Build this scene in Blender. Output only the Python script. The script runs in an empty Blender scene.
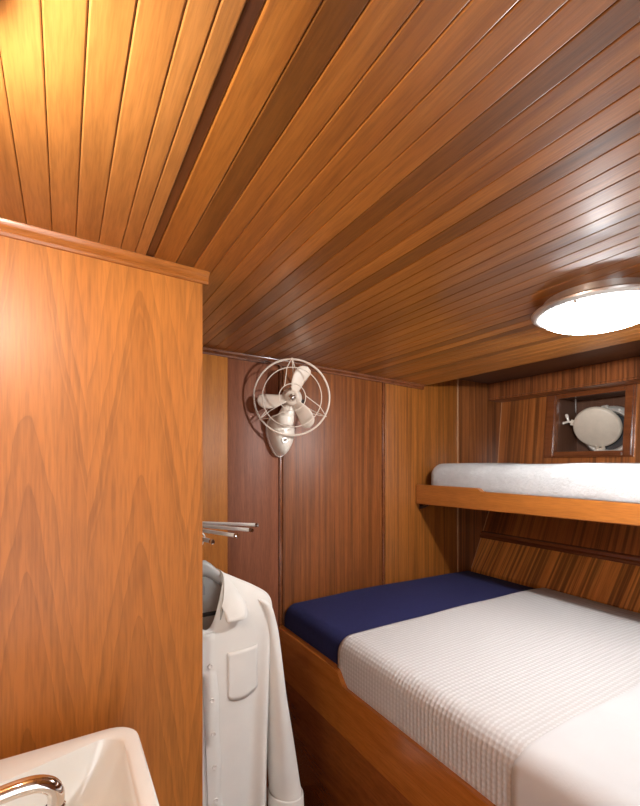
import bpy, bmesh, math, random
from mathutils import Vector, Matrix
random.seed(7)
PI = math.pi
EYE = 1.45                       # eye height; most heights below are given relative to it
S = bpy.context.scene
C = S.collection

# ------------------------------------------------------------------ helpers
ROOT = {}
def wz(z): return z + EYE
def V(x, y, z): return Vector((x, y, z + EYE))

def link(name, bm, mats, parent=None, origin=None, smooth=40, mods=None):
    """one mesh object from a bmesh in world coordinates"""
    me = bpy.data.meshes.new(name)
    bmesh.ops.recalc_face_normals(bm, faces=bm.faces)
    if parent is not None: org = ROOT[parent.name]
    else: org = Vector(origin) if origin is not None else Vector((0, 0, 0))
    bmesh.ops.translate(bm, vec=-org, verts=bm.verts)
    bm.to_mesh(me); bm.free()
    if not isinstance(mats, (list, tuple)): mats = [mats]
    for m in mats: me.materials.append(m)
    if smooth:
        me.polygons.foreach_set('use_smooth', [True] * len(me.polygons))
        me.set_sharp_from_angle(angle=math.radians(smooth))
    o = bpy.data.objects.new(name, me); C.objects.link(o)
    if parent is not None: o.parent = parent
    else: o.location = org
    ROOT[o.name] = org
    return o

def thing(name, label, cat, loc, group=None):
    o = bpy.data.objects.new(name, None); C.objects.link(o)
    o.location = loc; o['label'] = label; o['category'] = cat; o.empty_display_size = .05
    if group: o['group'] = group
    ROOT[o.name] = Vector(loc)
    return o
def tag(o, label, cat, group=None):
    o['label'] = label; o['category'] = cat
    if group: o['group'] = group
    return o
def struct(name, bm, mats, label, cat, smooth=40):
    o = link(name, bm, mats, smooth=smooth); o['kind'] = 'structure'
    o['label'] = label; o['category'] = cat
    return o

def box(bm, a, b, bev=0, seg=2, mat=0, M=None):
    r = bmesh.ops.create_cube(bm, size=1)
    vs = r['verts']
    for v in vs:
        v.co = Vector([(a[i] + b[i]) / 2 + v.co[i] * (b[i] - a[i]) for i in range(3)])
    fs = list({f for v in vs for f in v.link_faces})
    for f in fs: f.material_index = mat
    if bev:
        es = list({e for v in vs for e in v.link_edges})
        rr = bmesh.ops.bevel(bm, geom=es, offset=bev, segments=seg, affect='EDGES', profile=.5)
        for f in rr['faces']: f.material_index = mat
        vs = list({v for f in rr['faces'] for v in f.verts} | {v for v in vs if v.is_valid})
    if M is not None:
        for v in vs: v.co = M @ v.co
    return vs

def tube(bm, pts, r, n=10, closed=False, cap=True, mat=0):
    pts = [Vector(p) for p in pts]; m = len(pts)
    rs = r if isinstance(r, (list, tuple)) else [r] * m
    rings = []; prev = None
    for i, p in enumerate(pts):
        if closed: t = pts[(i + 1) % m] - pts[i - 1]
        else: t = pts[min(i + 1, m - 1)] - pts[max(i - 1, 0)]
        t.normalize()
        if prev is None:
            a = Vector((0, 0, 1)) if abs(t.z) < .9 else Vector((1, 0, 0))
            u = t.cross(a).normalized()
        else:
            u = (prev - t * prev.dot(t)).normalized()
        prev = u; w = t.cross(u)
        rings.append([bm.verts.new(p + (u * math.cos(2 * PI * k / n) + w * math.sin(2 * PI * k / n)) * rs[i]) for k in range(n)])
    for i in range(m if closed else m - 1):
        A, B = rings[i], rings[(i + 1) % m]
        off = 0
        if closed and i == m - 1:
            off = min(range(n), key=lambda o: (A[0].co - B[o].co).length)
        for k in range(n):
            f = bm.faces.new((A[k], A[(k + 1) % n], B[(k + 1 + off) % n], B[(k + off) % n])); f.material_index = mat
    if cap and not closed:
        bm.faces.new(rings[0][::-1]).material_index = mat; bm.faces.new(rings[-1]).material_index = mat
    return rings

def lathe(bm, prof, M=Matrix(), n=48, mat=0, cap=True):
    """prof: list of (radius, height) about local Z"""
    rings = []
    for r, h in prof:
        if r < 1e-6: rings.append([bm.verts.new(M @ Vector((0, 0, h)))])
        else: rings.append([bm.verts.new(M @ Vector((r * math.cos(2 * PI * k / n), r * math.sin(2 * PI * k / n), h))) for k in range(n)])
    for A, B in zip(rings, rings[1:]):
        for k in range(n):
            a = [A[k % len(A)], A[(k + 1) % len(A)], B[(k + 1) % len(B)], B[k % len(B)]]
            a = list(dict.fromkeys(a))
            if len(a) > 2: bm.faces.new(a).material_index = mat
    if cap:
        for R in (rings[0], rings[-1]):
            if len(R) > 2: bm.faces.new(R).material_index = mat
    return rings

def loft(bm, loops, closed=True, caps=(False, False), mat=0):
    rows = [[bm.verts.new(p) for p in L] for L in loops]
    n = len(rows[0])
    for A, B in zip(rows, rows[1:]):
        for k in range(n if closed else n - 1):
            bm.faces.new((A[k], A[(k + 1) % n], B[(k + 1) % n], B[k])).material_index = mat
    if caps[0]: bm.faces.new(rows[0]).material_index = mat
    if caps[1]: bm.faces.new(rows[-1][::-1]).material_index = mat
    return rows

def prism(bm, poly, ax, a, b, mat=0):
    """extrude a 2D polygon along axis ax ('X','Y','Z') from a to b"""
    def P(p, t):
        return Vector((t, p[0], p[1])) if ax == 'X' else Vector((p[0], t, p[1])) if ax == 'Y' else Vector((p[0], p[1], t))
    return loft(bm, [[P(p, a) for p in poly], [P(p, b) for p in poly]], True, (True, True), mat)

def cat(P, t):
    """catmull-rom through list of tuples"""
    n = len(P) - 1; t = max(0, min(.99999, t)) * n; i = int(t); u = t - i
    p = [P[max(0, min(n, i + k))] for k in (-1, 0, 1, 2)]
    return [.5 * (2 * b + (c - a) * u + (2 * a - 5 * b + 4 * c - d) * u * u + (3 * b - a - 3 * c + d) * u ** 3)
            for a, b, c, d in zip(*p)]

def lerpk(K, x):
    if x <= K[0][0]: return K[0][1]
    for (a, va), (b, vb) in zip(K, K[1:]):
        if x <= b: return va + (vb - va) * (x - a) / (b - a)
    return K[-1][1]

def sphere(bm, c, r, sc=(1, 1, 1), u=16, v=10):
    M = Matrix.Translation(c) @ Matrix.Diagonal((*sc, 1))
    return bmesh.ops.create_uvsphere(bm, u_segments=u, v_segments=v, radius=r, matrix=M)['verts']

# ------------------------------------------------------------------ materials
def nt(name):
    m = bpy.data.materials.new(name); m.use_nodes = True
    N = m.node_tree; b = N.nodes['Principled BSDF']
    return m, N, b
def nd(N, t, **k):
    n = N.nodes.new(t)
    for a, v in k.items(): setattr(n, a, v)
    return n
def mth(N, op, a, b=None, c=None):
    n = nd(N, 'ShaderNodeMath', operation=op)
    for i, x in enumerate((a, b, c)):
        if x is None: continue
        if isinstance(x, (int, float)): n.inputs[i].default_value = x
        else: N.links.new(x, n.inputs[i])
    return n.outputs[0]
def mixc(N, typ, fac, a, b):
    n = nd(N, 'ShaderNodeMix', data_type='RGBA', blend_type=typ)
    for i, x in ((0, fac), (6, a), (7, b)):
        if isinstance(x, (int, float)): n.inputs[i].default_value = x
        elif isinstance(x, tuple): n.inputs[i].default_value = (*x, 1)
        else: N.links.new(x, n.inputs[i])
    return n.outputs[2]
def ramp(N, fac, stops):
    r = nd(N, 'ShaderNodeValToRGB'); e = r.color_ramp.elements
    while len(e) < len(stops): e.new(.5)
    for k, (p, c) in enumerate(stops):
        e[k].position = p; e[k].color = (*c, 1) if isinstance(c, tuple) else (c, c, c, 1)
    N.links.new(fac, r.inputs[0]); return r.outputs[0]

def plain(name, col, rough=.5, metal=0, coat=0, var=.0, vscale=20, bump=0, bscale=200, sheen=0, spec=.5):
    m, N, b = nt(name)
    b.inputs['Roughness'].default_value = rough; b.inputs['Metallic'].default_value = metal
    b.inputs['Coat Weight'].default_value = coat; b.inputs['Coat Roughness'].default_value = .1
    b.inputs['Specular IOR Level'].default_value = spec
    if sheen: b.inputs['Sheen Weight'].default_value = sheen
    tc = nd(N, 'ShaderNodeTexCoord')
    no = nd(N, 'ShaderNodeTexNoise'); no.inputs['Scale'].default_value = vscale; no.inputs['Detail'].default_value = 4
    N.links.new(tc.outputs['Object'], no.inputs['Vector'])
    lo = tuple(c * (1 - var) for c in col); hi = tuple(min(1, c * (1 + var)) for c in col)
    N.links.new(ramp(N, no.outputs['Fac'], [(.3, lo), (.7, hi)]), b.inputs['Base Color'])
    if bump:
        n2 = nd(N, 'ShaderNodeTexNoise'); n2.inputs['Scale'].default_value = bscale; n2.inputs['Detail'].default_value = 3
        N.links.new(tc.outputs['Object'], n2.inputs['Vector'])
        bp = nd(N, 'ShaderNodeBump'); bp.inputs['Strength'].default_value = bump; bp.inputs['Distance'].default_value = .004
        N.links.new(n2.outputs['Fac'], bp.inputs['Height']); N.links.new(bp.outputs[0], b.inputs['Normal'])
    return m

def wood(name, dark, mid, light, grain='Z', scale=28, stretch=.05, rough=.32, coat=.35, coat_r=.12,
         stripes=0, shear=0, fig=0, spec=.5):
    m, N, b = nt(name)
    dark, mid, light = (tuple(c * k for c, k in zip(q, (.84, .77, .70))) for q in (dark, mid, light))
    b.inputs['Roughness'].default_value = rough
    b.inputs['Coat Weight'].default_value = coat; b.inputs['Coat Roughness'].default_value = coat_r
    b.inputs['Specular IOR Level'].default_value = spec
    tc = nd(N, 'ShaderNodeTexCoord')
    at = nd(N, 'ShaderNodeAttribute', attribute_name='tone'); sd = nd(N, 'ShaderNodeAttribute', attribute_name='seed')
    sx = nd(N, 'ShaderNodeSeparateXYZ'); N.links.new(tc.outputs['Object'], sx.inputs[0])
    x, y, z = sx.outputs
    if shear: y = mth(N, 'ADD', y, mth(N, 'MULTIPLY', z, shear))
    cb = nd(N, 'ShaderNodeCombineXYZ')
    o = mth(N, 'MULTIPLY', sd.outputs['Fac'], 7.3)
    for i, q in enumerate((x, y, z)): N.links.new(mth(N, 'ADD', q, o), cb.inputs[i])
    def noise(sc, st, det, dist=0):
        mp = nd(N, 'ShaderNodeMapping')
        mp.inputs['Scale'].default_value = [sc * (st if a in grain else 1) for a in 'XYZ']
        N.links.new(cb.outputs[0], mp.inputs[0])
        no = nd(N, 'ShaderNodeTexNoise'); no.inputs['Scale'].default_value = 1; no.inputs['Detail'].default_value = det
        no.inputs['Roughness'].default_value = .6; no.inputs['Distortion'].default_value = dist
        N.links.new(mp.outputs[0], no.inputs['Vector']); return no.outputs['Fac']
    base = noise(scale, stretch, 5, .3)
    fine = noise(scale * 9, stretch * 1.3, 2)
    col = ramp(N, base, [(.28, dark), (.5, mid), (.72, light)])
    if stripes:
        st = ramp(N, noise(scale * 2.1, stretch * .35, 2), [(.40, 1 - stripes), (.56, 1.0)])
        col = mixc(N, 'MULTIPLY', 1, col, st)
    if fig:
        # cathedral figure of crown-cut veneer leaves, mirrored every fig metres
        px = mth(N, 'PINGPONG', mth(N, 'ADD', sx.outputs[0], .06), fig / 2)
        nz = noise(9, .35, 3)
        w = mth(N, 'SQRT', mth(N, 'ADD', mth(N, 'MULTIPLY', px, px), .00012))
        f = mth(N, 'ADD', sx.outputs[2], mth(N, 'MULTIPLY', w, 6.2))
        f = mth(N, 'ADD', f, mth(N, 'MULTIPLY', nz, .22))
        f = mth(N, 'ADD', f, mth(N, 'MULTIPLY', mth(N, 'FLOOR', mth(N, 'DIVIDE', mth(N, 'ADD', sx.outputs[0], .06 + fig / 2), fig)), .13))
        nn = nd(N, 'ShaderNodeTexNoise', noise_dimensions='1D'); nn.inputs['Scale'].default_value = 2.6
        nn.inputs['Detail'].default_value = 2
        N.links.new(f, nn.inputs['W'])
        f2 = mth(N, 'ADD', mth(N, 'MULTIPLY', f, 4.3), mth(N, 'MULTIPLY', nn.outputs['Fac'], 2.6))
        saw = mth(N, 'FRACT', f2)
        arcs = ramp(N, saw, [(0, 1.0), (.05, 1.06), (.45, 1.0), (.75, .90), (.94, .80), (.985, .70), (1, .95)])
        col = mixc(N, 'MULTIPLY', .7, col, arcs)
    col = mixc(N, 'MULTIPLY', .65, col, ramp(N, fine, [(.3, .72), (.6, 1.12)]))
    tn = nd(N, 'ShaderNodeCombineColor')
    for i in range(3): N.links.new(at.outputs['Fac'], tn.inputs[i])
    col = mixc(N, 'MULTIPLY', 1, col, tn.outputs[0])
    N.links.new(col, b.inputs['Base Color'])
    bp = nd(N, 'ShaderNodeBump'); bp.inputs['Strength'].default_value = .12; bp.inputs['Distance'].default_value = .0015
    N.links.new(fine, bp.inputs['Height']); N.links.new(bp.outputs[0], b.inputs['Normal'])
    return m

def tone(o, fn=None):
    """per-face timber brightness and grain seed"""
    me = o.data
    a = me.attributes.new('tone', 'FLOAT', 'FACE'); s = me.attributes.new('seed', 'FLOAT', 'FACE')
    for p in me.polygons:
        t, k = fn(p) if fn else (1., .37)
        a.data[p.index].value = t; s.data[p.index].value = k
    return o

def emit(name, col, strength, rough=.3):
    m, N, b = nt(name)
    b.inputs['Base Color'].default_value = (.9, .9, .9, 1); b.inputs['Roughness'].default_value = rough
    b.inputs['Emission Color'].default_value = (*col, 1); b.inputs['Emission Strength'].default_value = strength
    return m

W_CEIL = wood('ceiling_teak', (.31, .116, .021), (.44, .172, .031), (.56, .235, .046), 'Y', 30, .05, .34, .4, .17)
W_CEIL_LIT = wood('ceiling_teak_lit', (.34, .148, .038), (.43, .195, .053), (.51, .24, .072), 'Y', 30, .05, .38, .4, .24)  # ceiling teak for the left planks, lamp glow put into the colour
W_CEIL_D = wood('ceiling_dark_strip', (.07, .024, .008), (.11, .038, .012), (.15, .052, .017), 'Y', 30, .05, .4, .2, .2)
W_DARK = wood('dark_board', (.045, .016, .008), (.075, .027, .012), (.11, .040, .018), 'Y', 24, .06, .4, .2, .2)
W_PANEL = wood('cherry_veneer', (.50, .180, .029), (.54, .200, .034), (.58, .220, .040), 'Z', 20, .05, .44, .15, .38, fig=.2037)
W_AMBER = wood('amber_veneer', (.42, .140, .018), (.53, .19, .025), (.60, .225, .034), 'Z', 45, .04, .48, .05, .4, spec=.3)
W_ROSY = wood('rosy_mahogany', (.23, .076, .034), (.285, .098, .045), (.34, .122, .057), 'Z', 40, .05, .48, .08, .45, spec=.3)
W_MAH = wood('mahogany', (.19, .056, .012), (.28, .088, .020), (.36, .122, .030), 'Z', 42, .035, .46, .1, .4, stripes=.3, spec=.35)
W_SAP = wood('striped_sapele', (.28, .090, .013), (.375, .128, .019), (.45, .160, .027), 'Z', 48, .03, .40, .25, .28, stripes=.38)
W_SAPD = wood('dark_sapele', (.20, .066, .018), (.28, .095, .026), (.34, .12, .034), 'Z', 48, .03, .34, .3, .18, stripes=.5)
W_ZEB = wood('zebra_sapele', (.56, .205, .042), (.74, .30, .068), (.84, .37, .092), 'XZ', 30, .03, .36, .3, .2, stripes=.62, shear=.16)
W_HULL = wood('hull_sapele', (.30, .092, .022), (.42, .142, .034), (.50, .18, .045), 'XZ', 24, .03, .36, .3, .2, stripes=.55, shear=.001)
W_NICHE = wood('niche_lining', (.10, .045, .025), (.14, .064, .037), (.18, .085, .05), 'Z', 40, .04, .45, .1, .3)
W_RAIL = wood('berth_mahogany', (.45, .150, .023), (.53, .184, .031), (.60, .218, .040), 'Y', 30, .05, .26, .5, .12)
W_LOCK = wood('locker_mahogany', (.27, .082, .018), (.34, .108, .024), (.40, .13, .030), 'Y', 22, .08, .26, .5, .12)
W_RAIL2 = wood('bunk_mahogany', (.37, .128, .024), (.43, .152, .030), (.49, .178, .038), 'Y', 30, .05, .3, .4, .14)
W_TRIM = wood('trim_mahogany', (.36, .128, .027), (.44, .162, .036), (.50, .19, .045), 'X', 30, .05, .26, .6, .12)
W_TRIMD = wood('dark_trim', (.15, .046, .016), (.21, .066, .022), (.26, .085, .028), 'Y', 30, .05, .26, .6, .12)
W_BAND = wood('valance_sapele', (.22, .068, .022), (.32, .105, .034), (.40, .14, .045), 'XZ', 30, .04, .32, .4, .15, stripes=.55)
W_FLOOR = wood('floor_teak', (.10, .035, .012), (.15, .055, .02), (.2, .075, .028), 'Y', 20, .05, .4, .2, .2)
BEAD = plain('pale_bead', (.50, .26, .13), .3, coat=.4, var=.08)
NAVY = plain('navy_cotton', (.0105, .0125, .068), .85, var=.10, vscale=60, bump=.2, bscale=900, sheen=.03, spec=.25)
LINEN = plain('white_sheet', (.575, .56, .55), .85, var=.025, vscale=8, bump=.12, bscale=60)
TOWEL = plain('white_terry', (.47, .465, .46), .95, var=.05, vscale=45, bump=.9, bscale=110)
SHIRT = plain('cream_cotton', (.84, .81, .755), .85, var=.03, vscale=14, bump=.15, bscale=500)
_n = SHIRT.node_tree; _b = _n.nodes['Principled BSDF']; _t = nd(_n, 'ShaderNodeBsdfTranslucent'); _t.inputs[0].default_value = (.9, .87, .82, 1)
_m = nd(_n, 'ShaderNodeMixShader'); _m.inputs[0].default_value = .22
_n.links.new(_b.outputs[0], _m.inputs[1]); _n.links.new(_t.outputs[0], _m.inputs[2]); _n.links.new(_m.outputs[0], _n.nodes['Material Output'].inputs['Surface'])
SHIRT2 = plain('pearl_button', (.72, .68, .63), .3)
CERAM = plain('cream_ceramic', (.78, .80, .765), .12, coat=.6, var=.01)
CHROME = plain('chrome', (.82, .79, .75), .09, metal=1)
ROD = plain('polished_rod', (.90, .87, .82), .3, metal=0)
STEEL = plain('brushed_steel', (.78, .75, .71), .32, metal=.75, var=.06, vscale=40)
BRASS_D = plain('dark_bronze', (.06, .035, .03), .3, metal=.7)
ENAMEL = plain('cream_enamel', (.80, .71, .61), .35, coat=.4, var=.04)
BLADE = plain('aged_cream_plastic', (.74, .61, .50), .4, var=.04)
GREYP = plain('grey_plastic', (.38, .36, .33), .45, var=.05)
BLACKP = plain('black_bar', (.03, .022, .018), .4)
PORT = plain('cream_paint', (.74, .64, .52), .38, coat=.2, var=.05, vscale=30)
RIM = plain('nickel_rim', (.78, .73, .66), .32, metal=.3, var=.1, vscale=40)
GLASS_D = plain('dark_glass', (.05, .055, .06), .08, coat=1)
def opal(name, col, strength):
    # opal glass: part of the bulb's light passes straight through, the rest glows
    m, N, b = nt(name); N.nodes.remove(b)
    e = nd(N, 'ShaderNodeEmission'); e.inputs[0].default_value = (*col, 1); e.inputs[1].default_value = strength
    t = nd(N, 'ShaderNodeBsdfTransparent'); mx = nd(N, 'ShaderNodeMixShader'); mx.inputs[0].default_value = .5
    N.links.new(e.outputs[0], mx.inputs[1]); N.links.new(t.outputs[0], mx.inputs[2])
    N.links.new(mx.outputs[0], N.nodes['Material Output'].inputs['Surface'])
    return m
GLOW = opal('opal_glass_white', (.93, .97, 1), 24)
WARM = emit('warm_bulb', (1, .93, .80), 150)

def waffle():
    m, N, b = nt('white_waffle')
    b.inputs['Base Color'].default_value = (.80, .765, .745, 1); b.inputs['Roughness'].default_value = .9
    uv = nd(N, 'ShaderNodeTexCoord'); sp = nd(N, 'ShaderNodeSeparateXYZ'); N.links.new(uv.outputs['UV'], sp.inputs[0])
    k = 2 * PI / .0138
    a = mth(N, 'SINE', mth(N, 'MULTIPLY', sp.outputs[0], k)); c = mth(N, 'SINE', mth(N, 'MULTIPLY', sp.outputs[1], k))
    h = mth(N, 'ADD', mth(N, 'MULTIPLY', a, .22), mth(N, 'MULTIPLY', c, .42))
    bp = nd(N, 'ShaderNodeBump'); bp.inputs['Strength'].default_value = .6; bp.inputs['Distance'].default_value = .0028
    N.links.new(h, bp.inputs['Height']); N.links.new(bp.outputs[0], b.inputs['Normal'])
    N.links.new(ramp(N, h, [(.0, (.515, .485, .465)), (.35, (.595, .575, .56))]), b.inputs['Base Color'])
    return m
WAFFLE = waffle()

# ------------------------------------------------------------------ setting
ZC = [(-.5, .452), (.48, .4525), (1.12, .436), (1.66, .414)]
def zc(x): return lerpk(ZC, x)
YB, YF = 1.70, -1.0

# ceiling: tongue-and-groove planks running fore and aft
xs = [-.019 - .0411 * k for k in range(11, 0, -1)] + [-.019, .0213, .0624, .104, .1322, .1546, .1715, .2185, .258, .3016]
while xs[-1] < 1.62: xs.append(xs[-1] + .0412)
xs.append(1.662)
TN = {}
rnd = random.Random(3)
for i, a in enumerate(xs[:-1]):
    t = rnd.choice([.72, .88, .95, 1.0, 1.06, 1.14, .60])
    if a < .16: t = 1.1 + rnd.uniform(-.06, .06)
    if abs(a - .1715) < .003: t = .95
    if abs(a - .2185) < .003: t = .50
    if abs(a - .258) < .003: t = .98
    if abs(a - .3016) < .003: t = 1.0
    TN[i] = t
bm = bmesh.new(); pid = []
for i, (a, b) in enumerate(zip(xs, xs[1:])):
    g, d = .0007, .0020
    darkstrip = abs(a - .1546) < .002
    za, zb = wz(zc(a)), wz(zc(b))
    up = .002 if darkstrip else 0
    poly = [(a + .0002, za + .03), (a + .0002, za + d + up + .0012), (a + g, za + d * .4 + up), (a + g + .0016, za + up), (b - g - .0016, zb + up), (b - g, zb + d * .4 + up), (b - .0002, zb + d + up + .0012), (b - .0002, zb + .03)]
    n0 = len(bm.faces)
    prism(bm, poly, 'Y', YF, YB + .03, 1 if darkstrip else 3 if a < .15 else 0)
    pid += [i] * (len(bm.faces) - n0)
# solid deck above, and the higher dark strip of deckhead along the hull side
n0 = len(bm.faces)
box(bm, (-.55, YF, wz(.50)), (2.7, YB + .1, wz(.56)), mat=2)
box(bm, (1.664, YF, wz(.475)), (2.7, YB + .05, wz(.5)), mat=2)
pid += [-1] * (len(bm.faces) - n0)
ceil = struct('ceiling', bm, [W_CEIL, W_CEIL_D, W_DARK, W_CEIL_LIT], 'varnished tongue-and-groove plank ceiling of the cabin', 'ceiling', 0)
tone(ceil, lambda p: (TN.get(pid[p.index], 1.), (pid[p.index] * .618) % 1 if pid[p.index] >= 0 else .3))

bm = bmesh.new()
for k in range(-6, 32):
    box(bm, (k * .09, YF, -.03), (k * .09 + .087, YB + .05, 0), .002, 1)
box(bm, (-.56, YF, -.05), (2.85, YB + .05, -.012))
tone(struct('floor', bm, W_FLOOR, 'dark teak plank floor of the cabin', 'floor'), lambda p: (1, (p.index // 26 * .37) % 1))

# back wall: veneered boards with battens in the joints
bm = bmesh.new()
boards = [(-.47, .574, 0), (.576, .804, 1), (.826, 1.378, 2), (1.400, 1.922, 3), (1.932, 2.75, 4)]
for a, b, mi in boards:
    yf = YB - .006 if mi == 0 else YB
    box(bm, (a, yf, 0), (b, YB + .03, wz(.50)), .0025, 2, mi)
box(bm, (-.47, YB + .012, 0), (2.75, YB + .08, wz(.5)), mat=4)
for xg in (.815, 1.389):
    rr = box(bm, (xg - .0075, YB - .002, 0), (xg + .0075, YB + .02, wz(.48)), .003, 2, 5)
tone(struct('wall_back', bm, [W_AMBER, W_ROSY, W_MAH, W_SAP, W_SAPD, W_TRIMD], 'back wall of amber and red-brown wood boards with vertical battens', 'wall'))
bm = bmesh.new()
tube(bm, [(1.927, YB, .3), (1.927, YB, wz(.475))], .004, 8)
struct('trim_1', bm, BEAD, 'thin pale vertical bead on the back wall beside the upper bunk', 'trim')

bm = bmesh.new()
box(bm, (-.52, YF, 0), (-.45, YB + .05, wz(.5)))
tone(struct('wall_left', bm, W_PANEL, 'wooden left wall of the cabin', 'wall'))
bm = bmesh.new()
for a, b in (((-.52, 0), (-.40, wz(.5))), ((.36, 0), (2.75, wz(.5))), ((-.40, wz(.38)), (.36, wz(.5))), ((-.40, 0), (.36, .06))):  # unseen rear wall; its opening is added to let in fill daylight
    box(bm, (a[0], YF - .06, a[1]), (b[0], YF, b[1]))
tone(struct('wall_rear', bm, W_MAH, 'wooden wall behind the viewer with a doorway added for fill light', 'wall'))

# hull side: flared profile with a boxed recess for the porthole
HP = [(2.0, -1.45), (2.04, -.612), (2.134, -.4215), (2.20, -.283), (2.28, .006), (2.317, .372), (2.34, .5)]
def hx(z): return lerpk([(b, a) for a, b in HP], z)
RY0, RY1, RZ0, RZ1 = 1.012, 1.352, .056, .352
bm = bmesh.new()
YE = YB + .01
def hq(y0, y1, z0, z1, m):
    if y1 <= y0 or z1 <= z0: return
    p = [V(hx(z0), y0, z0), V(hx(z0), y1, z0), V(hx(z1), y1, z1), V(hx(z1), y0, z1)]
    q = [V(2.62, v.y, v.z - EYE) for v in p]
    loft(bm, [p, q], True, (True, True), m)
for (x0, z0), (x1, z1), m in zip(HP, HP[1:], (1, 1, 0, 0, 0, 0)):
    zs = sorted({z0, z1, *[z for z in (RZ0, RZ1) if z0 < z < z1]})
    for a, b in zip(zs, zs[1:]):
        if a >= RZ0 - 1e-6 and b <= RZ1 + 1e-6:
            hq(YF, RY0, a, b, m); hq(RY1, YE, a, b, m)
        else: hq(YF, YE, a, b, m)
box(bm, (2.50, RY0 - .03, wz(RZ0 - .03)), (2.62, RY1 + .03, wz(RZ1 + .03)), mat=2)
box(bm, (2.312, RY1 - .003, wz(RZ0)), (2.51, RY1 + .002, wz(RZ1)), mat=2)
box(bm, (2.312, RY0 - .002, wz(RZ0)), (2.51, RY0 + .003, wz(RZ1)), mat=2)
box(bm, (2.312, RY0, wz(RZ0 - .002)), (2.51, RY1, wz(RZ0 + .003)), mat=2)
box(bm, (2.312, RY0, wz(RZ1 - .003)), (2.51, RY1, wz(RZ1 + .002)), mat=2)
tone(struct('wall_right', bm, [W_HULL, W_ZEB, W_NICHE], 'flared hull side wall of dark striped wood', 'wall', 20))

# valance band where hull and deck meet
bm = bmesh.new()
prism(bm, [(2.195, wz(.376)), (2.195, wz(.474)), (2.40, wz(.474)), (2.40, wz(.372)), (2.205, wz(.372))], 'Y', YF, YB)
tube(bm, [(2.197, YF, wz(.380)), (2.197, YB - .002, wz(.380))], .007, 8)
tone(struct('trim_2', bm, W_BAND, 'deep striped wood valance band above the porthole recess', 'trim'))
# bead rail on the hull side between the berths
bm = bmesh.new()
zb0 = -.4215; xb0 = hx(zb0)
prism(bm, [(xb0 + .01, wz(zb0 - .024)), (xb0 - .016, wz(zb0 - .020)), (xb0 - .020, wz(zb0 - .006)), (xb0 - .012, wz(zb0)), (xb0 - .012, wz(zb0 + .014)), (xb0 + .012, wz(zb0 + .02))], 'Y', YF, YB - .001)
tone(struct('trim_3', bm, W_TRIMD, 'dark moulded rail on the hull wall between the two berths', 'trim'))
# pale corner bead hull / back wall
bm = bmesh.new()
tube(bm, [V(x - .001, YB - .001, z) for x, z in HP[1:6]], .0022, 6)
struct('trim_4', bm, BEAD, 'thin pale bead in the corner of back wall and hull wall', 'trim')
# crown bead along the back wall
bm = bmesh.new()
for (x0, x1) in [(-.45, .48), (.48, 1.12), (1.12, 1.655)]:
    z0, z1 = zc(x0), zc(x1)
    loft(bm, [[V(x, YB + dy, z + dz) for dy, dz in ((.0, -.022), (-.010, -.021), (-.013, -.015), (-.010, -.011), (-.016, -.008), (-.020, -.002), (-.020, .002), (0, .002))] for x, z in ((x0, z0), (x1, z1))], True, (True, True))
tone(struct('trim_5', bm, W_TRIMD, 'slim moulding where the back wall meets the plank ceiling', 'trim'))

# partition in front of the hanging locker
def py(x): return 1.0065 + .065 * x
XE = .2855
bm = bmesh.new()
P = [(-.46, py(-.46)), (XE, py(XE)), (XE - .001, py(XE) + .020), (-.46, py(-.46) + .020)]
prism(bm, P, 'Z', .0, wz(.4525))
bmesh.ops.bevel(bm, geom=[e for e in bm.edges if abs(e.verts[0].co.z - e.verts[1].co.z) > .5], offset=.0015, segments=2, affect='EDGES')
tone(struct('wall_partition', bm, W_PANEL, 'honey-coloured veneer partition behind the washbasin', 'wall'))
bm = bmesh.new()
sec = [(0, -.026), (-.006, -.026), (-.009, -.021), (-.007, -.017), (-.012, -.013), (-.017, -.006), (-.018, 0), (0, 0)]
loft(bm, [[V(x - .065 * dy * 0, py(x) + dy, .4525 + dz) for dy, dz in sec] for x in (-.46, XE + .012)], True, (True, True))
tone(struct('trim_6', bm, W_TRIM, 'stepped crown moulding along the top of the partition', 'trim'))

# moulded frame round the porthole recess
bm = bmesh.new()
def fr(y0, y1, z0, z1):
    # a frame member laid on the sloping hull face
    for o, w in ((.0, 0), (.008, .008)):
        L = []
        for z in (z0 + w, z1 - w):
            L.append([V(hx(z) - .010 - o, y0 + w, z), V(hx(z) - .010 - o, y1 - w, z), V(hx(z) + .02, y1 - w, z), V(hx(z) + .02, y0 + w, z)])
        loft(bm, L, True, (True, True))
fr(RY0 - .040, RY0 + .004, RZ0 - .026, RZ1 + .02); fr(RY1 - .004, RY1 + .052, RZ0 - .026, RZ1 + .02); fr(RY0 - .001, RY1 + .001, RZ0 - .026, RZ0 + .004); fr(RY0 - .001, RY1 + .001, RZ1 - .004, RZ1 + .02)
wf = struct('window_1', bm, W_TRIMD, 'dark moulded square frame round the porthole recess', 'window frame')
tone(wf)

# ------------------------------------------------------------------ porthole
pc = V(2.485, 1.166, .166)
MX = Matrix.Translation(pc) @ Matrix.Rotation(-PI / 2, 4, 'Y')       # local +Z -> -X (into the cabin)
port = thing('porthole', 'round metal porthole with cream cover plate in the square wall recess', 'porthole', pc)
bm = bmesh.new()
lathe(bm, [(.095, -.005), (.098, .02), (.108, .034), (.118, .036), (.132, .022), (.136, .002), (.136, -.006), (.095, -.006)], MX, 56, cap=False)
for k in range(8):
    a = 2 * PI * k / 8 + .3
    sphere(bm, MX @ Vector((.123 * math.cos(a), .123 * math.sin(a), .032)), .006, u=8, v=6)
link('rim', bm, RIM, port)
bm = bmesh.new(); lathe(bm, [(0, .004), (.099, .004), (.099, -.002), (0, -.002)], MX, 48, cap=False)
link('glass', bm, GLASS_D, port)
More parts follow.
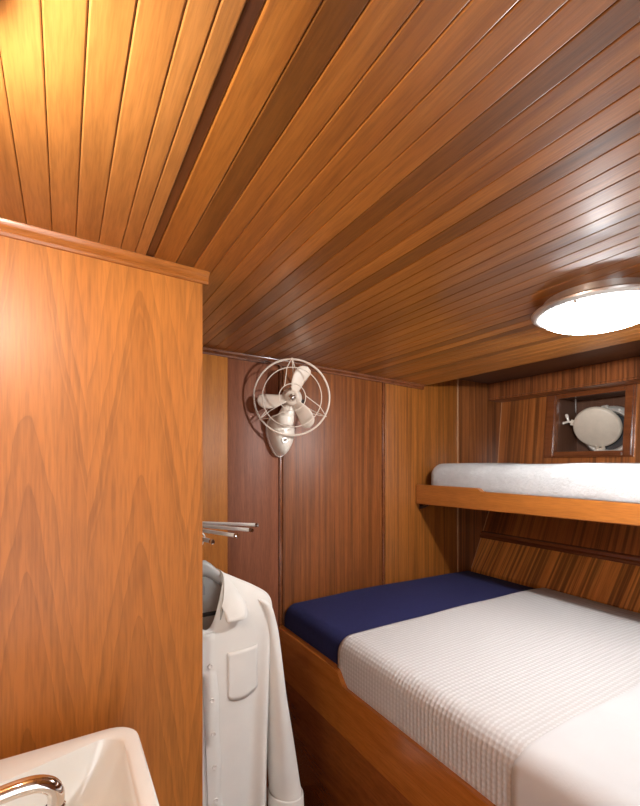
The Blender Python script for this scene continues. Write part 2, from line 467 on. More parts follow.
# cover plate, tipped into the cabin from its lower hinge
cc = V(2.405, 1.197, .184)
nrm = Vector((-1, -.16, -.50)).normalized()
q = nrm.to_track_quat('Z', 'Y'); MC = Matrix.Translation(cc) @ q.to_matrix().to_4x4() @ Matrix.Scale(.96, 4)
bm = bmesh.new()
lathe(bm, [(0, .006), (.106, .006), (.112, .003), (.116, -.002), (.118, -.010), (.118, -.017), (.110, -.018), (.106, -.010), (0, -.010)], MC, 64, cap=False)
cov = link('cover', bm, PORT, port)
def onplate(ang, r, h): return MC @ Vector((r * math.cos(ang), r * math.sin(ang), h))
# find plate-local angle for 'down' and 'aft/up-left'
loc_dn = (q.inverted() @ Vector((0, 0, -1))); ad = math.atan2(loc_dn.y, loc_dn.x)
loc_lf = (q.inverted() @ Vector((0, .93, .42))); al = math.atan2(loc_lf.y, loc_lf.x)
bm = bmesh.new()
for s_ in (-.13, .13):
    tube(bm, [onplate(ad + s_, .100, 0), onplate(ad + s_, .130, -.006)], .009, 10)
tube(bm, [onplate(ad - .17, .131, -.006), onplate(ad + .17, .131, -.006)], .0065, 10)
link('hinge', bm, PORT, cov)
bm = bmesh.new()
for s_ in (-.09, .09):
    tube(bm, [onplate(al + s_, .105, -.004), onplate(al + s_, .130, -.004)], .006, 8)
link('lug', bm, PORT, cov)
bm = bmesh.new()
b0 = onplate(al, .118, -.004); b1 = onplate(al, .142, -.006)
tube(bm, [b0, b1], .006, 8)
ctr = b1
for dv in (Vector((0, .010, .034)), Vector((-.004, .036, -.008))):
    tube(bm, [ctr, ctr + dv * .5, ctr + dv * .8, ctr + dv], [.006, .006, .009, .007], 10)
    sphere(bm, ctr + dv, .009, u=10, v=8)
link('wing_nut', bm, ENAMEL, port)
for a in (PI * .02, PI * .30, -PI * .28, PI * .86):
    bm = bmesh.new()
    c0 = MX @ Vector((.128 * math.cos(a), .128 * math.sin(a), .035))
    rr = box(bm, (-.014, -.009, -.008), (.014, .009, .012), .003, 2, M=Matrix.Translation(c0) @ Matrix.Rotation(-PI / 2, 4, 'Y') @ Matrix.Rotation(a + PI / 2, 4, 'Z'))
    tube(bm, [MX @ Vector((.128 * math.cos(a) + dx, .128 * math.sin(a) + dy, .05)) for dx, dy in ((-.012 * math.sin(a), .012 * math.cos(a)), (.012 * math.sin(a), -.012 * math.cos(a)))], .006, 8)
    link('dog_lug', bm, RIM, port)
# small chain hanging in the recess
bm = bmesh.new()
for k in range(9):
    c0 = V(2.40, 1.30, .349 - k * .0085)
    R = [(0, 1) if k % 2 else (1, 0)][0]
    pts = [c0 + Vector((R[0] * .0028 * math.cos(t), R[1] * .0028 * math.cos(t), .0058 * math.sin(t))) for t in [2 * PI * j / 10 for j in range(10)]]
    tube(bm, pts, .0011, 6, closed=True)
tag(link('chain', bm, STEEL, origin=V(2.40, 1.30, .349)), 'short thin metal chain hanging at the top of the porthole recess', 'chain')

# ------------------------------------------------------------------ lower berth
berth = thing('berth', 'built-in varnished wooden berth base with stepped front board', 'bed', (1.4, .7, 0))
bm = bmesh.new()
ytop = [(YB - .004, -.709), (1.262, -.711)]
for k in range(9):
    t = k / 8; e = t * t * (3 - 2 * t)
    ytop.append((1.245 - .058 * t, -.711 - .045 * e))
ytop += [(-.38, -.756)]
poly = [(y, wz(z)) for y, z in ytop] + [(-.38, wz(-.915)), (YB - .004, wz(-.915))]
prism(bm, poly, 'X', .803, .829)
bmesh.ops.bevel(bm, geom=[e for e in bm.edges if abs(e.verts[0].co.x - e.verts[1].co.x) < 1e-5 and e.verts[0].co.z > wz(-.80) and e.verts[1].co.z > wz(-.80)], offset=.005, segments=3, affect='EDGES')
tone(link('front_board', bm, W_RAIL, berth))
bm = bmesh.new()
box(bm, (.817, -.37, .0), (.86, YB - .004, wz(-.905)), .003)
tone(link('locker_front', bm, W_LOCK, berth))
bm = bmesh.new(); box(bm, (.84, -.36, wz(-.93)), (2.0, YB - .004, wz(-.90)))
tone(link('base_panel', bm, W_DARK, berth))
bm = bmesh.new(); box(bm, (.817, -.385, 0), (2.0, -.355, wz(-.756)), .004)
tone(link('end_board', bm, W_LOCK, berth))

# mattress in a navy fitted sheet: sections across the berth, lofted fore and aft
def msec(y, off=0, xl=.830, xr=2.02, zt=-.612, r=.046, zbot=-.895, right=True):
    zt_ = zt + off
    pts = [(xl - off, zbot)]
    for k in range(13):
        a = PI - PI / 2 * k / 12
        pts.append((xl - off + (r + off) + (r + off) * math.cos(a), zt_ - (r + off) + (r + off) * math.sin(a)))
    for k in range(1, 24):
        t = k / 24; x = xl + r + (xr - xl - r - .05) * t
        pts.append((x, zt_ + .008 * math.sin(PI * t) + .0025 * math.sin(9 * t + 3 * y) * math.sin(PI * t)))
    if right:
        for k in range(9):
            a = PI / 2 - PI / 2 * k / 8
            pts.append((xr - .05 + .05 * math.cos(a), zt_ - .05 + .05 * math.sin(a)))
        pts.append((xr, zbot))
    return [V(x, y, z) for x, z in pts]
bm = bmesh.new(); L = []
ys = []
for k in range(8):
    a = PI / 2 * k / 7; ys.append((YB - .012 - .045 * (1 - math.sin(a)), .045 * (1 - math.cos(a))))
ys = [(YB - .006 - .03 * (1 - math.cos(PI / 2 * k / 7)), -.03 * (1 - math.sin(PI / 2 * k / 7))) for k in range(8)]
ys += [(YB - .036 - (YB - .036 + .345) * k / 40, 0) for k in range(1, 41)]
for y, dz in ys:
    sec_ = msec(y, 0)
    L.append([Vector((p.x, p.y, p.z + (dz if p.z > wz(-.68) else 0))) for p in sec_])
loft(bm, L, True, (True, True))
tag(link('mattress', bm, NAVY, origin=V(1.4, .7, -.895)), 'wide lower mattress in a navy blue fitted sheet', 'mattress')

# waffle coverlet and the smooth sheet over its foot end
def cover(name, mat, y0, y1, off, label, cat_, ny, zl, wav):
    bm = bmesh.new(); uvl = bm.loops.layers.uv.new('UVMap')
    rows = []; cols = []
    for j in range(ny + 1):
        y = y0 + (y1 - y0) * j / ny
        s = [p for p in msec(y, off, right=False, zbot=zl)]
        s.insert(1, s[0].lerp(s[1], .5))
        # tuck at the hull side
        s.append(V(1.995, y, -.612 + off * .8)); s.append(V(2.012, y, -.625 + off))
        edge = min(1, j / ny * (abs(y1 - y0)) / .02)
        out = []
        d = 0; ds = []
        for k, p in enumerate(s):
            if k: d += (p - s[k - 1]).length
            ds.append(d)
        n = 150; res = []
        for q_ in range(n + 1):
            dd = d * q_ / n; k = 1
            while k < len(ds) - 1 and ds[k] < dd: k += 1
            t = (dd - ds[k - 1]) / max(1e-9, ds[k] - ds[k - 1])
            p = s[k - 1].lerp(s[k], t)
            dy = wav * (math.sin(dd * 7) * .6 + math.sin(dd * 17 + 1) * .25) * max(0, 1 - j / ny * 8)
            drop = (1 - edge) * off * .7
            res.append((Vector((p.x, p.y + dy, p.z - drop + .0015 * math.sin(dd * 5 + y * 6))), dd))
        rows.append([bm.verts.new(v) for v, _ in res]); cols.append([(dd, y) for _, dd in res])
    for j in range(ny):
        for k in range(len(rows[0]) - 1):
            f = bm.faces.new((rows[j][k], rows[j][k + 1], rows[j + 1][k + 1], rows[j + 1][k]))
            for l, (a, b) in zip(f.loops, ((j, k), (j, k + 1), (j + 1, k + 1), (j + 1, k))): l[uvl].uv = cols[a][b]
    o = link(name, bm, mat, origin=V(1.4, .4, -.612))
    m = o.modifiers.new('thick', 'SOLIDIFY'); m.thickness = .004; m.offset = -1
    return tag(o, label, cat_)
cover('waffle_coverlet', WAFFLE, 1.252, -.33, .010, 'white waffle-weave coverlet over the navy sheet on the lower berth', 'blanket', 90, -.775, .006)
cover('folded_sheet', LINEN, .570, -.325, .0155, 'smooth white sheet laid over the near end of the waffle coverlet', 'sheet', 50, -.772, .010)

# ------------------------------------------------------------------ upper bunk
bunk = thing('upper_bunk', 'narrow varnished upper bunk board fixed along the hull wall', 'bunk', V(1.9, .7, -.2))
bm = bmesh.new()
top = [(YB - .003, -.1135), (1.318, -.1135)]
for k in range(7):
    t = k / 6; e = t * t * (3 - 2 * t); top.append((1.310 - .035 * t, -.1135 - .0195 * e))
top += [(-.4, -.136)]
poly = [(y, wz(z)) for y, z in top] + [(-.4, wz(-.196)), (YB - .003, wz(-.2155))]
prism(bm, poly, 'X', 1.603, 1.630)
bmesh.ops.bevel(bm, geom=[e for e in bm.edges if abs(e.verts[0].co.x - e.verts[1].co.x) < 1e-5], offset=.004, segments=3, affect='EDGES')
tone(link('front_board', bm, W_RAIL2, bunk))
bm = bmesh.new(); box(bm, (1.629, -.4, wz(-.19)), (2.19, YB - .003, wz(-.172)))
tone(link('base_panel', bm, W_SAPD, bunk))
bm = bmesh.new()
tube(bm, [V(1.64, YB - .001, -.235), V(1.64, YB - .03, -.232), V(1.64, YB - .05, -.222), V(1.64, YB - .062, -.188)], .006, 8)
box(bm, (1.628, YB - .006, wz(-.245)), (1.652, YB - .001, wz(-.2)), .002)
link('bracket', bm, BRASS_D, bunk)
# mattress under a white terry cover
bm = bmesh.new()
vs = box(bm, (1.640, -.38, wz(-.1715)), (2.19, 1.655, wz(-.004)), 0)
bmesh.ops.bevel(bm, geom=list(bm.edges), offset=.06, segments=7, affect='EDGES', profile=.5)
for k in range(64):
    bmesh.ops.bisect_plane(bm, geom=bm.verts[:] + bm.edges[:] + bm.faces[:], plane_co=(0, -.36 + k * .0312, 0), plane_no=(0, 1, 0))
for k in range(12):
    bmesh.ops.bisect_plane(bm, geom=bm.verts[:] + bm.edges[:] + bm.faces[:], plane_co=(1.70 + k * .036, 0, 0), plane_no=(1, 0, 0))
for v in bm.verts:
    p = v.co
    v.co += Vector((.003 * math.sin(p.y * 31 + p.z * 40), 0, .0028 * math.sin(p.y * 9) + .0016 * math.sin(p.y * 23 + p.x * 11)))
tag(link('bunk_mattress', bm, TOWEL, origin=V(1.9, .7, -.1715), smooth=60), 'slim upper bunk mattress under a white terry cover', 'mattress')

# ------------------------------------------------------------------ wall fan
H = V(.815, 1.595, .271)
n = Vector((-.42, -.90, -.10)).normalized()
u = Vector((0, 0, 1)).cross(n).normalized(); v_ = n.cross(u)
MF = Matrix(((u.x, v_.x, n.x, H.x), (u.y, v_.y, n.y, H.y), (u.z, v_.z, n.z, H.z), (0, 0, 0, 1))) @ Matrix.Scale(1.035, 4)
fan = thing('wall_fan', 'small cream wall fan with three blades and a wire ring guard', 'fan', (.805, YB, wz(.12)))
def fp(a, r, h): return MF @ Vector((r * math.cos(a), r * math.sin(a), h))
# teardrop base on the wall
def tear(s, grow=0):
    """outline of the base: s in 0..1 round"""
    a = 2 * PI * s
    z = .118 + (.088 + grow) * math.sin(a)
    t = (z - .03 + grow) / (.176 + 2 * grow)
    w = (.064 + grow) * (abs(math.cos(a)) ** .9) * (.58 + .55 * max(0, t)) * (1 if t < .8 else 1 - (t - .8) * .3)
    return (math.copysign(w, math.cos(a)), z)
bm = bmesh.new(); NB = 48
loops = []
for sc, dep in ((1.0, 0), (1.0, .008), (.97, .024), (.88, .044), (.72, .058), (.5, .066), (.25, .070)):
    loops.append([V(.805 + tear(k / NB)[0] * sc, YB - .010 - dep, .118 + (tear(k / NB)[1] - .118) * sc) for k in range(NB)])
loft(bm, loops, True, (True, True))
base = link('base', bm, ENAMEL, fan)
bm = bmesh.new()
loops = [[V(.805 + tear(k / NB, .005)[0], YB - d, tear(k / NB, .005)[1]) for k in range(NB)] for d in (-.001, .010)]
loft(bm, loops, True, (True, True))
link('back_plate', bm, ENAMEL, base)
bm = bmesh.new()
tube(bm, [V(.795, YB - .070, .095), V(.795, YB - .082, .095)], .012, 14)
tube(bm, [V(.795, YB - .080, .095), V(.797, YB - .098, .100)], .005, 8)
link('switch', bm, STEEL, base)
bm = bmesh.new()
tube(bm, [V(.798, YB - .068, .085), V(.803, YB - .055, .060), V(.806, YB - .03, .040)], .002, 6)
link('seam', bm, GREYP, base)
# yoke and motor
bm = bmesh.new()
Mw = MF @ Matrix.Translation((0, 0, -.075))
tube(bm, [V(.803, YB - .045, .165), V(.806, YB - .062, .190), V(.812, YB - .075, .220), V(.825, YB - .065, .255)], [.040, .036, .030, .024], 18)
lathe(bm, [(0, -.01), (.03, -.01), (.036, -.004), (.036, .028), (.031, .034), (0, .034)], Matrix.Translation(V(.796, YB - .078, .170)) @ Matrix.Rotation(.25, 4, 'X'), 24, cap=False)
yk = link('yoke', bm, ENAMEL, fan)
bm = bmesh.new()
lathe(bm, [(0, -.072), (.018, -.071), (.034, -.064), (.042, -.055), (.042, -.022), (.036, -.012), (.020, -.008), (0, -.008)], MF, 32, cap=False)
mo = link('motor', bm, ENAMEL, fan)
bm = bmesh.new()
kp = MF @ Vector((.040, -.012, -.035))
tube(bm, [kp, kp + u * .016], .008, 12)
link('knob', bm, BLACKP, mo)
# blades
for ang in (63, 185, -58):
    bm = bmesh.new(); a0 = math.radians(ang); rows = []
    NR, NW = 18, 8
    for i in range(NR + 1):
        t = i / NR; r = .016 + .122 * t
        w = .012 + .019 * math.sin(PI * min(1, t * .62 + .08)) ** 1.1
        if t > .8: w *= math.sqrt(max(0.0, 1 - ((t - .8) / .2) ** 2)) * .98 + .02
        tw = math.radians(38 - 22 * t)
        row = []
        for j in range(NW + 1):
            sgn = (j / NW * 2 - 1); off = sgn * w + .010 * math.sin(PI * t) 
            p = Vector((r, off * math.cos(tw), off * math.sin(tw) + .012 - .004 * sgn * sgn))
            row.append(MF @ (Matrix.Rotation(a0, 3, 'Z') @ p))
        rows.append(row)
    loft(bm, rows, False)
    o = link('blade', bm, BLADE, fan)
    m = o.modifiers.new('thick', 'SOLIDIFY'); m.thickness = .0025
bm = bmesh.new()
lathe(bm, [(0, -.006), (.030, -.006), (.033, .006), (.030, .016), (.022, .022), (0, .022)], MF, 32, cap=False)
hb = link('hub', bm, BLADE, fan)
bm = bmesh.new()
lathe(bm, [(0.016, .021), (.0165, .026), (.012, .038), (.006, .045), (0, .047)], MF, 28, cap=False)
link('hub_cap', bm, CHROME, hb)
def ring(r, h, tr, nn=72):
    bm = bmesh.new()
    tube(bm, [fp(2 * PI * k / nn, r, h) for k in range(nn)], tr, 8, closed=True)
    return bm
gd = link('guard_ring', ring(.1505, .012, .0042), BLADE, fan)
link('middle_ring', ring(.116, .040, .0020), BLADE, gd)
link('inner_ring', ring(.052, .052, .0020), BLADE, gd)
for tip in (90, 214, -28):
    a = math.radians(tip)
    bm = bmesh.new()
    T = fp(a, .157, .012)
    tube(bm, [T, fp(a + .18, .116, .040), fp(a + .62, .052, .052)], .0019, 6)
    tube(bm, [T, fp(a - .18, .100, .0), fp(a - .35, .042, -.03)], .0019, 6)
    tube(bm, [T, fp(a - .05, .100, .008), fp(a - .05, .042, -.028)], .0019, 6)
    link('guard_wire', bm, BLADE, gd)

# ------------------------------------------------------------------ lamps
def dome_lamp(name, cx, cy, zt, label, glow, R=.163, off=0, watts=36):
    t = thing(name, label, 'ceiling lamp', V(cx, cy, zt))
    M = Matrix.Translation(V(cx, cy, zt))
    bm = bmesh.new()
    lathe(bm, [(R - .030, .014), (R - .030, -.018), (R - .004, -.020), (R, -.024), (R - .001, -.029), (R - .008, -.034), (R - .017, -.036), (R - .023, -.034), (R - .023, -.022)], M, 72, cap=False)
    link('base_ring', bm, STEEL, t)
    bm = bmesh.new(); r0 = R - .023
    lathe(bm, [(r0 * math.cos(PI / 2 * k / 12), -.030 - .046 * math.sin(PI / 2 * k / 12)) for k in range(12)] + [(0, -.076)], M, 72, cap=False)
    link('diffuser', bm, glow, t)
    bm = bmesh.new(); lathe(bm, [(0, -.024), (r0 + .001, -.024), (r0 + .001, -.028), (0, -.028)], M, 48, cap=False)
    link('reflector', bm, LINEN, t)
    ld = bpy.data.lights.new('bulb', 'POINT'); ld.energy = watts; ld.shadow_soft_size = .018; ld.color = (.95, .98, 1)
    lo = bpy.data.objects.new('bulb', ld); C.objects.link(lo); lo.parent = t; lo.location = (0, 0, -.050)
    for k in range(3):
        a = off + 2 * PI * k / 3; bm = bmesh.new()
        c0 = M @ Vector(((r0 + .001) * math.cos(a), (r0 + .001) * math.sin(a), -.036))
        tube(bm, [c0 + Vector((0, 0, .010)), c0, c0 - Vector((0, 0, .004))], [.005, .005, .0045], 10)
        link('screw', bm, CHROME, t)
    return t
dome_lamp('ceiling_lamp', 1.22, .60, zc(1.22), 'round opal dome ceiling lamp with steel ring near the upper bunk', GLOW, off=math.radians(186))
# small warm lamp on the ceiling by the washbasin
LX, LY = -.126, .487
t = thing('spot_lamp', 'small dark bronze ceiling lamp with warm bulb at top left corner', 'lamp', V(LX, LY, .452))
bm = bmesh.new(); M = Matrix.Translation(V(LX, LY, .452))
lathe(bm, [(0, .002), (.058, .002), (.062, -.004), (.062, -.030), (.058, -.042), (.048, -.048), (.040, -.048), (.036, -.03), (0, -.03)], M, 40, cap=False)
link('cap', bm, BRASS_D, t)
bm = bmesh.new(); sphere(bm, V(LX, LY, .372), .036, u=24, v=16)
link('bulb', bm, WARM, t)
# ------------------------------------------------------------------ swing-arm rack
PV = V(.232, 1.588, -.200)
rack = thing('swing_arm_rack', 'steel rack of four swing-out clothes rods above the shirt', 'clothes rack', (.232, YB - .006, PV.z))
bm = bmesh.new()
box(bm, (.205, YB - .014, PV.z - .05), (.259, YB - .006, PV.z + .05), .002)
box(bm, (.219, 1.575, PV.z - .016), (.245, YB - .012, PV.z - .010), .001)
box(bm, (.219, 1.575, PV.z + .010), (.245, YB - .012, PV.z + .016), .001)
tube(bm, [PV + Vector((0, 0, -.018)), PV + Vector((0, 0, .018))], .008, 14)
link('mount', bm, STEEL, rack)
tips = [(.541, 1.292), (.484, 1.202), (.410, 1.127), (.325, 1.075)]
for k, (x, y) in enumerate(tips):
    T = Vector((x, y, PV.z)); d = (T - PV).normalized()
    bm = bmesh.new()
    tube(bm, [PV + d * .006, T - d * .008], .0056, 12)
    a = link('rod', bm, ROD, rack)
    bm = bmesh.new()
    tube(bm, [T - d * .010, T - d * .002, T], [.0068, .0068, .0045], 12)
    link('end_cap', bm, CHROME, a)

# ------------------------------------------------------------------ hanger and shirt
HX, HY = .312, 1.147
hang = thing('clothes_hanger', 'grey contoured clothes hanger holding the white shirt', 'hanger', V(HX, HY, -.25))
bm = bmesh.new()
pts = []
for k in range(14):
    a = math.radians(-30 + 235 * k / 13)
    pts.append(V(HX + .013 * math.cos(a), HY, -.1995 + .002 + .013 * math.sin(a) - .002))
pts = pts[::-1] if pts[0].x < pts[-1].x else pts
stem = [V(HX, HY, -.262), V(HX, HY, -.245), V(HX, HY, -.232), V(HX + .004, HY, -.222), V(HX + .011, HY, -.2065)]
tube(bm, stem + [V(HX + .013 * math.cos(math.radians(a)), HY, -.1995 + .013 * math.sin(math.radians(a))) for a in range(0, 200, 14)], .0017, 8)
link('hook', bm, STEEL, hang)
bm = bmesh.new(); L = []
for k in range(25):
    s = k / 24 * 2 - 1; x = HX + .172 * s; zt = lerpk([(0, -.258), (.02, -.262), (.05, -.292), (.10, -.334), (.15, -.366), (.18, -.392)], .172 * abs(s)); hgt = .046 - .024 * abs(s); th = .013 + .010 * abs(s)
    L.append([V(x, HY + th * math.cos(2 * PI * j / 12) * .8 - .018 * s * s, zt - hgt / 2 + hgt / 2 * math.sin(2 * PI * j / 12)) for j in range(12)])
loft(bm, L, True, (True, True))
link('shoulder_bar', bm, GREYP, hang)
bm = bmesh.new()
tube(bm, [V(HX - .165, HY - .012, -.365), V(HX - .15, HY - .012, -.402), V(HX + .15, HY - .012, -.402), V(HX + .165, HY - .012, -.365)], .0055, 10)
link('trouser_bar', bm, BLACKP, hang)

SX, SY = HX, 1.140
shirt = thing('shirt', 'white long-sleeved button shirt hanging beside the partition', 'shirt', V(SX, SY, -1.08))
# section keys: half width, half depth, z at side, extra z at front, extra z at back, squareness
KEYS = [(.060, .050, -.298, -.128, .004, 2.0),
        (.100, .056, -.318, -.112, .000, 2.1),
        (.150, .060, -.345, -.095, -.02, 2.3),
        (.193, .062, -.378, -.085, -.04, 2.6),
        (.202, .064, -.430, -.060, -.04, 2.9),
        (.197, .068, -.520, -.02, -.02, 2.9),
        (.192, .072, -.640, .0, .0, 2.7),
        (.188, .076, -.780, .0, .0, 2.6),
        (.188, .080, -.930, .0, .0, 2.5),
        (.192, .084, -1.075, .012, .0, 2.4)]
def sp(th, v, off=0):
    """th: 0 = front centre, +right"""
    w, d, z, zf, zb, sq = cat(KEYS, v)
    s, c = math.sin(th), math.cos(th)
    e = 2 / sq
    x = (w + off) * math.copysign(abs(s) ** e, s); y = -(d + off) * math.copysign(abs(c) ** e, c)
    k = max(0, v - .35) / .65
    f = k * (.013 * math.sin(7 * th + 2.2 * v) + .008 * math.sin(12 * th + 1.3 + 3 * v)) * min(1, abs(math.sin(th)) * 3 + .15)
    y += f * (1 if c < 0 else -1) + k * .004 * math.sin(9 * v + 4 * th)
    x += .004 * k * math.sin(9 * v + th * 2)
    zz = z + (zf * max(0, c) ** 3 if c > 0 else zb * max(0, -c))
    return V(SX + x, SY + y, zz)
bm = bmesh.new(); NT, NV = 128, 80
loft(bm, [[sp(2 * PI * k / NT - PI, j / NV) for k in range(NT)] for j in range(NV + 1)], True)
o = link('body', bm, SHIRT, shirt, smooth=80)
o.modifiers.new('thick', 'SOLIDIFY').thickness = .0015
# sleeves
for sgn in (1, -1):
    bm = bmesh.new()
    K = [(.150, -.002, -.372, .018, .040), (.174, -.006, -.402, .023, .044), (.187, -.010, -.450, .024, .045), (.194, -.014, -.53, .026, .046), (.206, -.018, -.66, .032, .048),
         (.222, -.021, -.80, .039, .048), (.234, -.022, -.90, .045, .048), (.239, -.022, -.955, .047, .047)]
    L = []
    for j in range(41):
        x, y, z, a, b = cat(K, j / 40); t = j / 40
        L.append([V(SX + sgn * (x + a * math.cos(q_) * (1 + .07 * math.sin(3 * q_ + 14 * t) * t)), SY + y + b * math.sin(q_) + .004 * math.sin(13 * t + 2 * q_), z + .25 * a * math.cos(q_) * (-1) + .003 * math.sin(21 * t + q_)) for q_ in [2 * PI * k / 28 for k in range(28)]])
    loft(bm, L, True, (True, False))
    o = link('sleeve', bm, SHIRT, shirt, smooth=80); o.modifiers.new('thick', 'SOLIDIFY').thickness = .0015
    bm = bmesh.new(); L = []
    for z, g in ((-.944, .0022), (-.948, .0035), (-.990, .004), (-1.006, .0035), (-1.008, .001)):
        tt = (z + .95) / -.06
        L.append([V(SX + sgn * (.239 + .002 * tt + (.0485 + g) * math.cos(q_)), SY - .022 + (.0475 + g) * math.sin(q_), z - .25 * .042 * math.cos(q_)) for q_ in [2 * PI * k / 28 for k in range(28)]])
    loft(bm, L, True)
    c_ = link('cuff', bm, SHIRT, o, smooth=80); c_.modifiers.new('thick', 'SOLIDIFY').thickness = .0015
# collar: stand plus turned-down leaf
bm = bmesh.new(); L = []
for j in range(-20, 21):
    s = j / 20; g = 1 if s >= 0 else -1; a = abs(s)
    Tk = [(0, .046, -.286), (.030, .036, -.287), (.052, .008, -.290), (.055, -.025, -.306), (.046, -.050, -.352), (.038, -.056, -.372)]
    Bk = [(0, .066, -.335), (.055, .055, -.336), (.092, .012, -.338), (.108, -.035, -.366), (.100, -.073, -.405), (.047, -.076, -.408)]
    T = cat(Tk, a); B = cat(Bk, a)
    row = []
    for q_ in range(7):
        t = q_ / 6
        p = [T[i] + (B[i] - T[i]) * t for i in range(3)]
        puff = .006 * math.sin(PI * min(1, t * 1.2 + .0)) * (1 - .5 * a)
        rr_ = math.hypot(p[0], p[1]) or 1
        row.append(V(SX + g * (p[0] + puff * p[0] / rr_), SY + p[1] + puff * p[1] / rr_, p[2] + puff * .5))
    # stand on the inside
    stand = [V(SX + g * (T[0] * .93), SY + T[1] * .93, T[2] - .034), V(SX + g * (T[0] * .95), SY + T[1] * .95, T[2] - .012)]
    L.append(stand + row)
loft(bm, L, False)
o = link('collar', bm, SHIRT, shirt, smooth=70); o.modifiers.new('thick', 'SOLIDIFY').thickness = .0022
# placket and pocket follow the front
def front(x, z, off):
    """point on the front surface at local x and depth z"""
    lo, hi = 0, 1
    for _ in range(24):
        v = (lo + hi) / 2; th = 0
        for _ in range(10):
            p = sp(th, v); th += (x - (p.x - SX)) / .19
            th = max(-1.45, min(1.45, th))
        p = sp(th, v)
        if p.z - EYE > z: lo = v
        else: hi = v
    return Vector((SX + x, p.y - off, wz(z)))
bm = bmesh.new(); L = []
for j in range(37):
    z = -.432 - .630 * j / 36; dx = .024 * j / 36
    wv = .0018 * math.sin(z * 40)
    L.append([front(-.020 + dx, z, .001), front(-.019 + dx, z, .0045), front(.0 + dx + wv, z, .0048), front(.017 + dx + wv, z, .0045), front(.018 + dx + wv, z, .001)])
loft(bm, L, False)
o = link('placket', bm, SHIRT, shirt, smooth=70); o.modifiers.new('thick', 'SOLIDIFY').thickness = .001
for k in range(7):
    z = -.509 - .084 * k; dx = .024 * (z + .412) / -.65
    p = front(dx, z, .0065)
    bm = bmesh.new()
    lathe(bm, [(0, .0012), (.0035, .001), (.0052, .0022), (.0058, .0012), (.0055, -.002), (0, -.002)], Matrix.Translation(p) @ Matrix.Rotation(PI / 2, 4, 'X'), 16, cap=False)
    link('button', bm, SHIRT2, shirt)
for x0 in (.050,):
    bm = bmesh.new(); L = []
    for j in range(13):
        z = -.490 - .112 * j / 12
        row = []
        for i in range(13):
            x = x0 + .088 * i / 12
            drop = .018 * (j / 12) ** 3 * math.sqrt(max(0, 1 - ((i - 6) / 6.05) ** 2))
            edge = .0012 if i in (0, 12) or j == 12 else .0018 + (.0012 if j in (0, 1) else 0)
            row.append(front(x, z - drop, edge))
        L.append(row)
    loft(bm, L, False)
    o = link('pocket', bm, SHIRT, shirt, smooth=70); o.modifiers.new('thick', 'SOLIDIFY').thickness = .001
bm = bmesh.new()
box(bm, (SX - .022, SY + .036, wz(-.362)), (SX + .022, SY + .0375, wz(-.338)))
link('neck_label', bm, LINEN, shirt)

# ------------------------------------------------------------------ washbasin
ZS = -.513
def rpoly(c, rad, n=10):
    out = []
    m = len(c)
    for i in range(m):
        p = Vector(c[i]); a = (Vector(c[i - 1]) - p); b = (Vector(c[(i + 1) % m]) - p)
        an = a.angle(b); r = rad[i]; d = r / math.tan(an / 2); a.normalize(); b.normalize()
        cen = p + (a + b).normalized() * (r / math.sin(an / 2))
        s, e = p + a * d - cen, p + b * d - cen
        a0 = math.atan2(s.y, s.x); a1 = math.atan2(e.y, e.x); da = (a1 - a0 + PI) % (2 * PI) - PI
        for k in range(n + 1):
            q_ = a0 + da * k / n; out.append(cen + Vector((math.cos(q_), math.sin(q_))) * r)
    return out
def cast(poly, cen, n):
    res = []
    for k in range(n):
        a = 2 * PI * k / n; d = Vector((math.cos(a), math.sin(a))); best = 0
        for i in range(len(poly)):
            p, q_ = poly[i - 1] - cen, poly[i] - cen; e = q_ - p
            den = d.x * e.y - d.y * e.x
            if abs(den) < 1e-12: continue
            t = (p.x * e.y - p.y * e.x) / den; s = (p.x * d.y - p.y * d.x) / den
            if t > 0 and -1e-9 <= s <= 1 + 1e-9: best = max(best, t)
        res.append(cen + d * best)
    return res
cen = Vector((-.10, .715)); NS = 160
outer = cast(rpoly([(-.448, .50), (.127, .50), (.123, .927), (-.448, .927)], [.01, .055, .048, .01]), cen, NS)
inner = cast(rpoly([(-.30, .61), (.097, .53), (.094, .907), (-.30, .795)], [.06, .05, .036, .06]), cen, NS)
low = cast(rpoly([(-.20, .62), (.03, .60), (.03, .82), (-.20, .80)], [.08, .08, .08, .08]), cen, NS)
def mixl(A, B, t): return [a.lerp(b, t) for a, b in zip(A, B)]
def shr(A, s): return [cen + (a - cen) * s for a in A]
def inset(A, d): return [a - (a - cen).normalized() * d for a in A]
bm = bmesh.new()
L = [(mixl(outer, low, .75), -.175), (mixl(outer, low, .45), -.15), (mixl(outer, low, .14), -.07), (inset(outer, .006), -.034), (inset(outer, .001), -.028), (outer, -.022), (outer, -.006), (inset(outer, .002), -.002), (inset(outer, .006), 0),
     (mixl(outer, inner, .75), -.001), (inset(inner, -.002), -.002), (inner, -.005), (inset(inner, .004), -.012), (mixl(inner, low, .14), -.035), (mixl(inner, low, .34), -.07), (mixl(inner, low, .62), -.105), (mixl(inner, low, .9), -.125), (shr(low, .8), -.134), (shr(low, .4), -.139), (shr(low, .12), -.141)]
loft(bm, [[Vector((p.x, p.y, wz(ZS + z))) for p in A] for A, z in L], True, (True, True))
basin = thing('washbasin', 'cream ceramic washbasin with rounded corner in front of the partition', 'washbasin', V(-.448, .71, ZS))
bb = link('bowl', bm, CERAM, basin, smooth=50)
bm = bmesh.new()
lathe(bm, [(0, .001), (.016, .001), (.021, .004), (.024, .002), (.024, -.002), (0, -.002)], Matrix.Translation(Vector((cen.x, cen.y, wz(ZS - .139)))), 28, cap=False)
link('drain', bm, CHROME, basin)
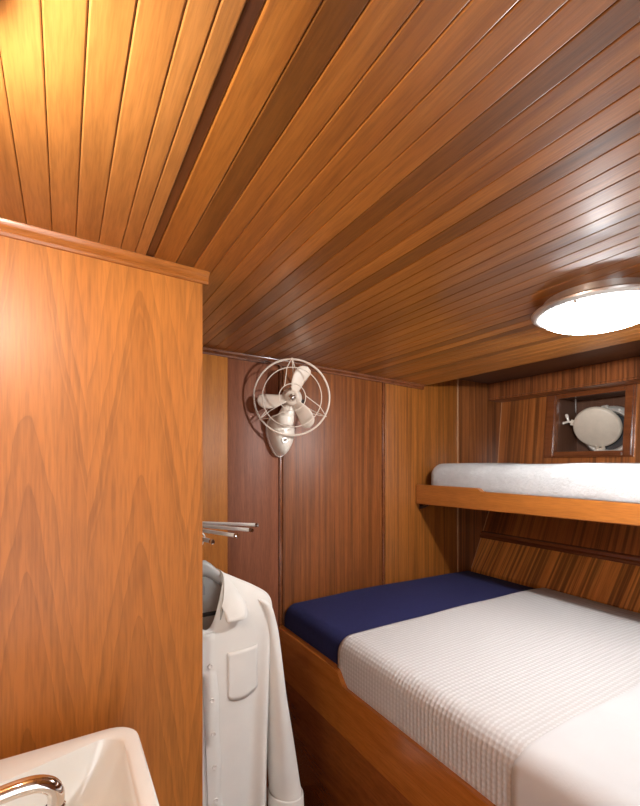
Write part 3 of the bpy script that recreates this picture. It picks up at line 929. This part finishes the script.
# tap
fau = thing('faucet', 'curved chrome tap spout over the washbasin', 'tap', V(-.345, .70, ZS))
bm = bmesh.new()
lathe(bm, [(0, 0), (.028, 0), (.028, .006), (.020, .012), (.018, .05), (.016, .060), (0, .062)], Matrix.Translation(V(-.345, .70, ZS)), 32, cap=False)
link('base', bm, CHROME, fau)
bm = bmesh.new()
path = [(-.338, -.475), (-.28, -.474), (-.20, -.462), (-.12, -.4455), (-.070, -.4395), (-.042, -.4375), (-.022, -.4405), (-.008, -.450), (-.003, -.464), (-.0045, -.484)]
pp = [cat(path, k / 40) for k in range(41)]
tube(bm, [V(x, .715 - (.015 if x < -.3 else .015 * max(0, min(1, (-.07 - x) / .23))), z) for x, z in [(a_ - .006, b_ - .007) for a_, b_ in pp]], [.0118 - .0012 * k / 40 for k in range(41)], 20)
sp_ = link('spout', bm, CHROME, fau)
bm = bmesh.new()
lathe(bm, [(.0, -.003), (.009, -.003), (.013, -.004), (.0135, .000), (.0135, .014), (.0118, .016)], Matrix.Translation(V(-.0105, .715, -.499)), 24, cap=False)
link('aerator', bm, CHROME, sp_)
bm = bmesh.new()
tube(bm, [V(-.345, .70, ZS + .06), V(-.345, .70, ZS + .085), V(-.36, .70, ZS + .10), V(-.41, .70, ZS + .115)], [.012, .012, .009, .006], 14)
link('lever', bm, CHROME, fau)

# ------------------------------------------------------------------ camera, world, view
cam = bpy.data.cameras.new('camera'); co = bpy.data.objects.new('camera', cam); C.objects.link(co)
co.location = (0, 0, EYE); co.rotation_euler = (PI / 2, 0, -math.radians(30.817))
cam.sensor_fit = 'HORIZONTAL'; cam.sensor_width = 36; cam.lens = 36 * 430 / 640
cam.shift_y = 60 / 640; cam.clip_start = .01
S.camera = co
w = bpy.data.worlds.new('world'); S.world = w; w.use_nodes = True
w.node_tree.nodes['Background'].inputs[0].default_value = (.92, .96, 1, 1); w.node_tree.nodes['Background'].inputs[1].default_value = 1.9
S.view_settings.view_transform = 'Standard'; S.view_settings.look = 'None'
S.view_settings.exposure = 0.85; S.view_settings.gamma = 1
S.cycles.use_denoising = True
S.cycles.max_bounces = 10; S.cycles.diffuse_bounces = 6; S.cycles.glossy_bounces = 5
S.cycles.sample_clamp_indirect = 8
